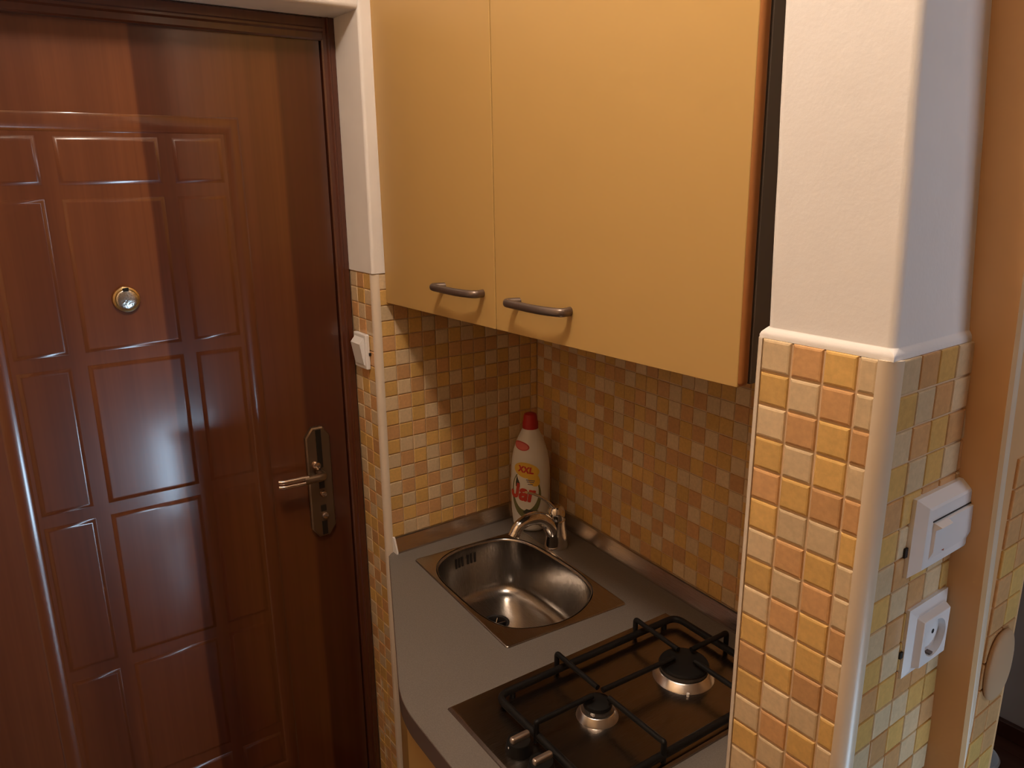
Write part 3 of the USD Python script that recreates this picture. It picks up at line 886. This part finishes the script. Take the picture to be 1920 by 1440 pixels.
# six overflow slots in the left basin wall
fine = closed_spline(OPEN, 2400)
for yy in (0.128, 0.1375, 0.147, 0.163, 0.1725, 0.182):
    k = int(np.argmin(np.abs(fine[:, 1] - yy) + np.where(fine[:, 0] < 0.2, 0, 9)))
    e_t = fine[(k + 3) % 2400] - fine[k - 3]
    e_t /= np.linalg.norm(e_t)
    n_k = np.array([-e_t[1], e_t[0]])
    if (cb_ - fine[k]) @ n_k < 0:
        n_k = -n_k
    px = fine[k] + n_k * 0.0040
    pts = []
    for s in (-0.0026, 0.0026):
        for z, nf in ((WT - 0.018, 0.0008), (WT - 0.042, 0.0020)):
            for nn in (-0.003, nf):
                q = px + e_t * s + n_k * nn
                pts.append((q[0], q[1], z))
    sk.part('overflow_slot', hull(pts), 'plastic_dark')

# ------------------------------------------------------------------ tap
tp = T('kitchen_tap', 'chrome single-lever tap with arched spout behind the basin', 'tap', (0.206, 0.335, WT))
tx, ty = 0.206, 0.335
b0 = tp.part('base', lathe([(0, 0.0004), (0.0285, 0.0004), (0.0285, 0.006), (0.0275, 0.010), (0.0265, 0.018), (0.0240, 0.035), (0.021, 0.055), (0.021, 0.066), (0, 0.066)], (tx, ty, WT), 40), 'chrome', smooth=40)
sp = spline([(tx, ty - 0.004, WT + 0.030), (tx - 0.001, ty - 0.026, WT + 0.066), (tx - 0.002, ty - 0.055, WT + 0.0865), (tx - 0.003, ty - 0.085, WT + 0.088), (tx - 0.004, ty - 0.106, WT + 0.079), (tx - 0.004, ty - 0.1165, WT + 0.066)], 40)
tp.part('spout', tube(sp, np.linspace(0.0190, 0.0125, 40), 20), 'chrome', smooth=60)
tip = sp[-1]
dv = sp[-1] - sp[-3]
dv /= np.linalg.norm(dv)
tp.part('aerator', tube([tip - dv * 0.002, tip + dv * 0.009], 0.0134, 20), 'chrome', smooth=30)
tp.part('cartridge_cap', lathe([(0, 0.064), (0.0215, 0.064), (0.0215, 0.068), (0.019, 0.070), (0.0195, 0.074), (0.0205, 0.082), (0.019, 0.094), (0.013, 0.102), (0, 0.1045)], (tx, ty, WT), 36), 'chrome', smooth=40)
lvp = spline([(tx, ty - 0.006, WT + 0.094), (tx - 0.001, ty - 0.028, WT + 0.121), (tx - 0.002, ty - 0.055, WT + 0.142), (tx - 0.003, ty - 0.086, WT + 0.157)], 24)
lm = tube(lvp, np.linspace(0.0075, 0.0042, 24), 14)
v = np.array(lm.vertices)
seg_i = np.repeat(np.arange(24), 14)
cx = np.r_[lvp[seg_i], lvp[[0, -1]]]
off = v - cx
off[:, 0] *= 1.35
off[:, 2] *= 0.55
off[:, 1] *= 0.75
tp.part('lever', trimesh.Trimesh(cx + off, lm.faces, process=False), 'chrome', smooth=60)

# ------------------------------------------------------------------ washing-up bottle
BX_, BY_ = 0.0905, 0.3480
bt = T('detergent_bottle', 'white washing-up liquid bottle with red cap in the corner behind the tap', 'bottle', (BX_, BY_, WT + 0.003))
prof = [(0.0, 0.034), (0.004, 0.040), (0.012, 0.0435), (0.05, 0.0475), (0.09, 0.0485), (0.125, 0.0485), (0.155, 0.0480), (0.180, 0.0458), (0.200, 0.0420), (0.218, 0.0365), (0.234, 0.0300), (0.248, 0.0232), (0.258, 0.0185), (0.262, 0.0175)]
za_, ra_ = np.array([p[0] for p in prof]), np.array([p[1] for p in prof])
ZBT = WT + 0.003
psi = math.radians(-57)            # where the label looks
fx, fy = math.cos(psi), math.sin(psi)
sx, sy = -fy, fx                   # along the label, to the viewer's right
def rad(h):
    return np.interp(h, za_, ra_)
def bsurf(t, h, off=0.0):
    """point of the bottle at angle t from the label's middle and height h: an oval, flatter front to back"""
    r_ = rad(h)
    a_ = r_ * 1.0 + off
    b_ = r_ * 0.80 * np.ones_like(r_) + 0.006 * np.clip((h - 0.15) / 0.1, 0, 1) * 0 + off
    b_ = np.where(h > 0.20, r_ * (0.80 + 0.20 * np.clip((h - 0.20) / 0.05, 0, 1)) + off, b_)
    u, w = a_ * np.sin(t), b_ * np.cos(t)
    return np.stack([BX_ + sx * u + fx * w, BY_ + sy * u + fy * w, ZBT + h], -1)
hs = np.r_[0.0, 0.002, 0.006, 0.012, np.linspace(0.02, 0.262, 40)]
ts = np.linspace(0, 2 * np.pi, 64, endpoint=False)
rings = [bsurf(ts, np.full(64, h)) for h in hs]
bm = loft(rings)
cen_lo, cen_hi = np.array([[BX_, BY_, ZBT]]), np.array([[BX_, BY_, ZBT + 0.262]])
nv = len(bm.vertices)
V = np.vstack([bm.vertices, cen_lo, cen_hi])
F = list(map(tuple, bm.faces)) + [(nv, (k + 1) % 64, k) for k in range(64)] + [(nv + 1, (len(hs) - 1) * 64 + k, (len(hs) - 1) * 64 + (k + 1) % 64) for k in range(64)]
bm = trimesh.Trimesh(V, np.array(F), process=False)
bm.fix_normals()
bt.part('body', bm, 'bottle_white', smooth=50)
bt.part('cap', lathe([(0, 0.256), (0.0185, 0.256), (0.0190, 0.258), (0.0188, 0.273), (0.0170, 0.278), (0.0165, 0.286), (0.0145, 0.2925), (0.010, 0.295), (0, 0.296)], (BX_, BY_, ZBT), 32), 'cap_red', smooth=35, label='red push-pull cap')
DY = 0.030
def decal(geom, name, m, off, label=None, parent=None, simplify=None):
    """flat print wrapped onto the bottle: geom in metres, x along the label, y = height"""
    out = []
    for g in getattr(geom, 'geoms', [geom]):
        if g.is_empty or g.area < 1e-8:
            continue
        mm = trimesh.creation.extrude_polygon(g, 0.0003, engine='earcut')
        vv, ff = trimesh.remesh.subdivide_to_size(mm.vertices, mm.faces, 0.006)
        out.append(trimesh.Trimesh(vv, ff, process=False))
    mm = cat_(out)
    vv = np.array(mm.vertices)
    vv[:, 1] += DY
    h = vv[:, 1]
    t = np.arcsin(np.clip(vv[:, 0] / rad(h), -0.98, 0.98))
    return bt.part(name, trimesh.Trimesh(bsurf(t, h, off + vv[:, 2]), mm.faces, process=False), m, smooth=False, label=label, parent=parent)
from shapely.geometry import Point
def ell(cx, cy, a_, b_, rot=0):
    return affinity.rotate(affinity.scale(Point(0, 0).buffer(1, 40), a_, b_), rot).buffer(0) if False else affinity.translate(affinity.rotate(affinity.scale(Point(0, 0).buffer(1, 40), a_, b_), rot), cx, cy)
def text_poly(s, height):
    tm = meshkit.text_mesh(s, height, 0.001, bold=True)
    from shapely.ops import unary_union
    tri = tm.triangles
    flat = tri[np.abs(tri[:, :, 2]).max(1) < 1e-6]
    return unary_union([Polygon(t_[:, :2]).buffer(1e-6) for t_ in flat])
oval = ell(0.0, 0.073, 0.0335, 0.060)
bt.part  # label: green oval, cream middle, yellow crown, lettering
lab = decal(ell(0.0, 0.070, 0.0360, 0.062).intersection(sbox(-0.05, -0.010, 0.05, 0.118)), 'label', 'print_green', 0.0004, 'printed oval label in green, yellow and cream')
decal(ell(0.0, 0.079, 0.0310, 0.050), 'label_field', 'print_white', 0.0009, parent=lab)
decal(ell(0.002, 0.132, 0.0300, 0.0190, -8).union(ell(0.020, 0.112, 0.012, 0.020, 20)), 'crown', 'print_yellow', 0.0012, parent=lab)
tx1 = text_poly('XXL', 0.0140).buffer(0.0006)
c_ = tx1.centroid
decal(affinity.translate(affinity.rotate(tx1, -6), 0.001 - c_.x, 0.1335 - c_.y), 'lettering', 'print_red', 0.0018, parent=lab)
tx2 = text_poly('Jar', 0.036).buffer(0.0016)
c_ = tx2.centroid
decal(affinity.translate(affinity.rotate(affinity.scale(tx2, 0.80, 1.0), -8), -0.006 - c_.x, 0.071 - c_.y), 'lettering', 'print_red', 0.0018, parent=lab)
drop = Polygon([(-0.021, 0.116), (-0.018, 0.107), (-0.013, 0.097), (-0.013, 0.089), (-0.018, 0.084), (-0.024, 0.088), (-0.0245, 0.098)])
decal(drop, 'figure', 'print_dark', 0.0015, parent=lab)
for k, (w_, yy) in enumerate(((0.020, 0.108), (0.017, 0.1035), (0.012, 0.098))):
    decal(affinity.rotate(sbox(0.013 - w_ / 2, yy - 0.0012, 0.013 + w_ / 2, yy + 0.0012), -5), 'small_print', 'print_grey', 0.0016, parent=lab)
decal(Polygon([(-0.006, 0.024), (0.003, 0.033), (0.030, 0.029), (0.029, 0.021), (0.016, 0.022), (0.012, 0.017), (0.003, 0.018)]), 'figure', 'print_dark', 0.0012, parent=lab)
decal(ell(-0.012, 0.1895, 0.0205, 0.0105, -6), 'badge', 'print_pink_dark', 0.0004, 'pink oval badge near the shoulder')
decal(ell(-0.012, 0.1895, 0.0175, 0.0080, -6), 'badge', 'print_pink', 0.0008, 'pink oval badge near the shoulder')

# ------------------------------------------------------------------ gas hob
hb = T('gas_hob', 'stainless steel two-burner gas hob with black pan grate', 'hob', (0.70, 0.07, WT))
ha = math.radians(-2.0)
HO = np.array([0.547, -0.1755])
def hw(m):
    """hob-local (x to the right, y to the back, z up from the worktop) to world"""
    return transform(m, np.array([[math.cos(ha), -math.sin(ha), 0], [math.sin(ha), math.cos(ha), 0], [0, 0, 1]]), (HO[0], HO[1], WT))
def hl(x, y):
    d = np.array([x, y]) - HO
    return (d[0] * math.cos(ha) + d[1] * math.sin(ha), -d[0] * math.sin(ha) + d[1] * math.cos(ha))
HWd, HDp = 0.302, 0.498
tray = hull([(x, y, z) for x, y, z in [(a_ * HWd, b_ * HDp, 0.0004) for a_ in (0, 1) for b_ in (0, 1)]] + [(i if a_ == 0 else HWd - i, i if b_ == 0 else HDp - i, z) for i, z in ((0.0006, 0.003), (0.004, 0.0062), (0.008, 0.0068)) for a_ in (0, 1) for b_ in (0, 1)])
hb.part('tray', hw(tray), 'hob_steel', smooth=12)
def burner(x, y, s, cap, head_h):
    lx, ly_ = hl(x, y)
    b_ = hb.part('burner', hw(lathe([(s, 0.0066), (s * 0.985, 0.0085), (s * 0.83, 0.0185), (s * 0.78, 0.0195), (s * 0.74, 0.0175), (0, 0.0175)], (lx, ly_, 0), 56)), 'burner_silver', smooth=35)
    hb.part('flame_ring', hw(lathe([(0, 0.016), (cap * 0.90, 0.016), (cap * 0.90, 0.020), (cap * 0.985, 0.0215), (cap * 1.0, head_h - 0.007), (0, head_h - 0.007)], (lx, ly_, 0), 56)), 'burner_grey', parent=b_, smooth=30)
    hb.part('burner_cap', hw(lathe([(0, head_h - 0.007), (cap * 1.03, head_h - 0.007), (cap * 1.035, head_h - 0.004), (cap * 0.99, head_h - 0.001), (cap * 0.7, head_h + 0.0005), (0, head_h + 0.001)], (lx, ly_, 0), 56)), 'enamel_black', parent=b_, smooth=30)
    return b_, lx, ly_
b1, bx1, by1 = burner(0.7100, 0.0065, 0.0345, 0.0225, 0.0335)
q = math.radians(-62)
hb.part('igniter', hw(cbx(bx1 + 0.0205 * math.cos(q) - 0.0045, bx1 + 0.0205 * math.cos(q) + 0.0045, by1 + 0.0225 * math.sin(q) - 0.001, by1 + 0.0225 * math.sin(q) + 0.004, 0.0205, 0.0262, 0.0006)), 'ceramic_white', parent=b1)
b2, bx2, by2 = burner(0.7235, 0.1950, 0.0530, 0.0415, 0.0350)
hb.part('igniter', hw(lathe([(0, 0.006), (0.0025, 0.006), (0.0025, 0.0125), (0, 0.013)], (bx2 + 0.044, by2 - 0.035, 0), 12)), 'ceramic_white', parent=b2)
# grate: low outer frame and raised pan rods that dip over it
zf, zr = 0.0205, 0.0445
fx0, fx1, fy0, fy1 = 0.041, 0.292, 0.071, 0.482
frm = smoothpath([(fx0 + 0.10, fy0, zf), (fx1, fy0, zf), (fx1, fy1, zf), (fx0, fy1, zf), (fx0, fy0, zf), (fx0 + 0.10, fy0, zf)], 0.022, 8)[:-1]
frm = np.array(frm)
gm = [tube(frm, 0.0064, 12, closed=True)]
def rod(x0, y0, x1, y1, over=0.010, bend=0.014):
    """from near a burner outwards to the frame, over it and down on its outside"""
    d = np.array([x1 - x0, y1 - y0])
    L_ = np.linalg.norm(d)
    d /= L_
    pts = [(x0, y0, zr), (x1 - d[0] * 0.004, y1 - d[1] * 0.004, zr), (x1 + d[0] * over, y1 + d[1] * over, zr + 0.001), (x1 + d[0] * over, y1 + d[1] * over, 0.010)]
    return tube(smoothpath(pts, bend, 8), 0.0046, 10)
mx = (bx1 + bx2) / 2 - 0.004
gm.append(rod(bx1 - 0.014, by1 + 0.012, fx0, by1 + 0.014))
gm.append(rod(bx1 + 0.016, by1 + 0.010, fx1, by1 + 0.010, 0.002, 0.032))
gm.append(rod(mx - 0.003, by1 - 0.008, mx - 0.003, fy0, 0.002, 0.032))
gm.append(tube([(mx - 0.004, by1 + 0.014, zr), (mx, by2 - 0.018, zr)], 0.0046, 10))
gm.append(rod(bx2 - 0.020, by2 + 0.006, fx0, by2 + 0.010))
gm.append(rod(bx2 + 0.020, by2 + 0.004, fx1, by2 + 0.004, 0.004))
gm.append(rod(mx + 0.001, by2 + 0.024, mx + 0.001, fy1))
gr_ = hb.part('grate', hw(cat_(gm)), 'grate_black', smooth=50)
for x, y in ((fx0, fy0 + 0.03), (fx1, fy0 + 0.03), (fx0, fy1 - 0.03), (fx1, fy1 - 0.03)):
    hb.part('foot', hw(lathe([(0, 0.0065), (0.0055, 0.0065), (0.0055, 0.0175), (0, 0.0175)], (x, y, 0), 14)), 'grate_black', parent=gr_)
def knob(x, y):
    lx, ly_ = hl(x, y)
    k = hb.part('knob', hw(lathe([(0, 0.0066), (0.0205, 0.0066), (0.0210, 0.009), (0.0200, 0.0125), (0.0185, 0.0235), (0.0172, 0.0255), (0, 0.026)], (lx, ly_, 0), 36)), 'knob_black', smooth=35)
    bar = rbx(lx - 0.0050, lx + 0.0050, ly_ - 0.0150, ly_ + 0.0190, 0.0235, 0.0345, 0.0035, 12)
    hb.part('grip', hw(bar), 'knob_metal', parent=k, smooth=40)
    hb.part('pointer', hw(rbx(lx - 0.0012, lx + 0.0012, ly_ - 0.0195, ly_ - 0.0150, 0.018, 0.0215, 0.0008, 8)), 'plastic_white', parent=k)
knob(0.6975, -0.1415)
knob(0.7520, -0.1415)

# ------------------------------------------------------------------ blurred odds and ends at the right edge
pd = T('wall_pad', 'rounded beige pad on the tiled edge right of the wall socket', 'pad', (XS, 0.13, 1.13))
m = trimesh.creation.icosphere(3, 1.0)
v = np.array(m.vertices)
v = np.sign(v) * np.abs(v) ** 0.85
v = v * np.array([0.007, 0.029, 0.043]) + np.array([XS + 0.006, 0.143, 1.182])
pd.part('cushion', trimesh.Trimesh(v, m.faces, process=False), 'cloth_beige', smooth=60)
vs = T('white_vessel', 'round white vessel on the dark floor at the bottom right corner', 'vessel', (0.735, 1.50, -0.0))
vs.part('body', lathe([(0, 0), (0.055, 0), (0.065, 0.01), (0.070, 0.03), (0.072, 0.042), (0.068, 0.047), (0.064, 0.043), (0.06, 0.02), (0, 0.015)], (0.735, 1.50, -0.0), 40), 'ceramic_white', smooth=40)
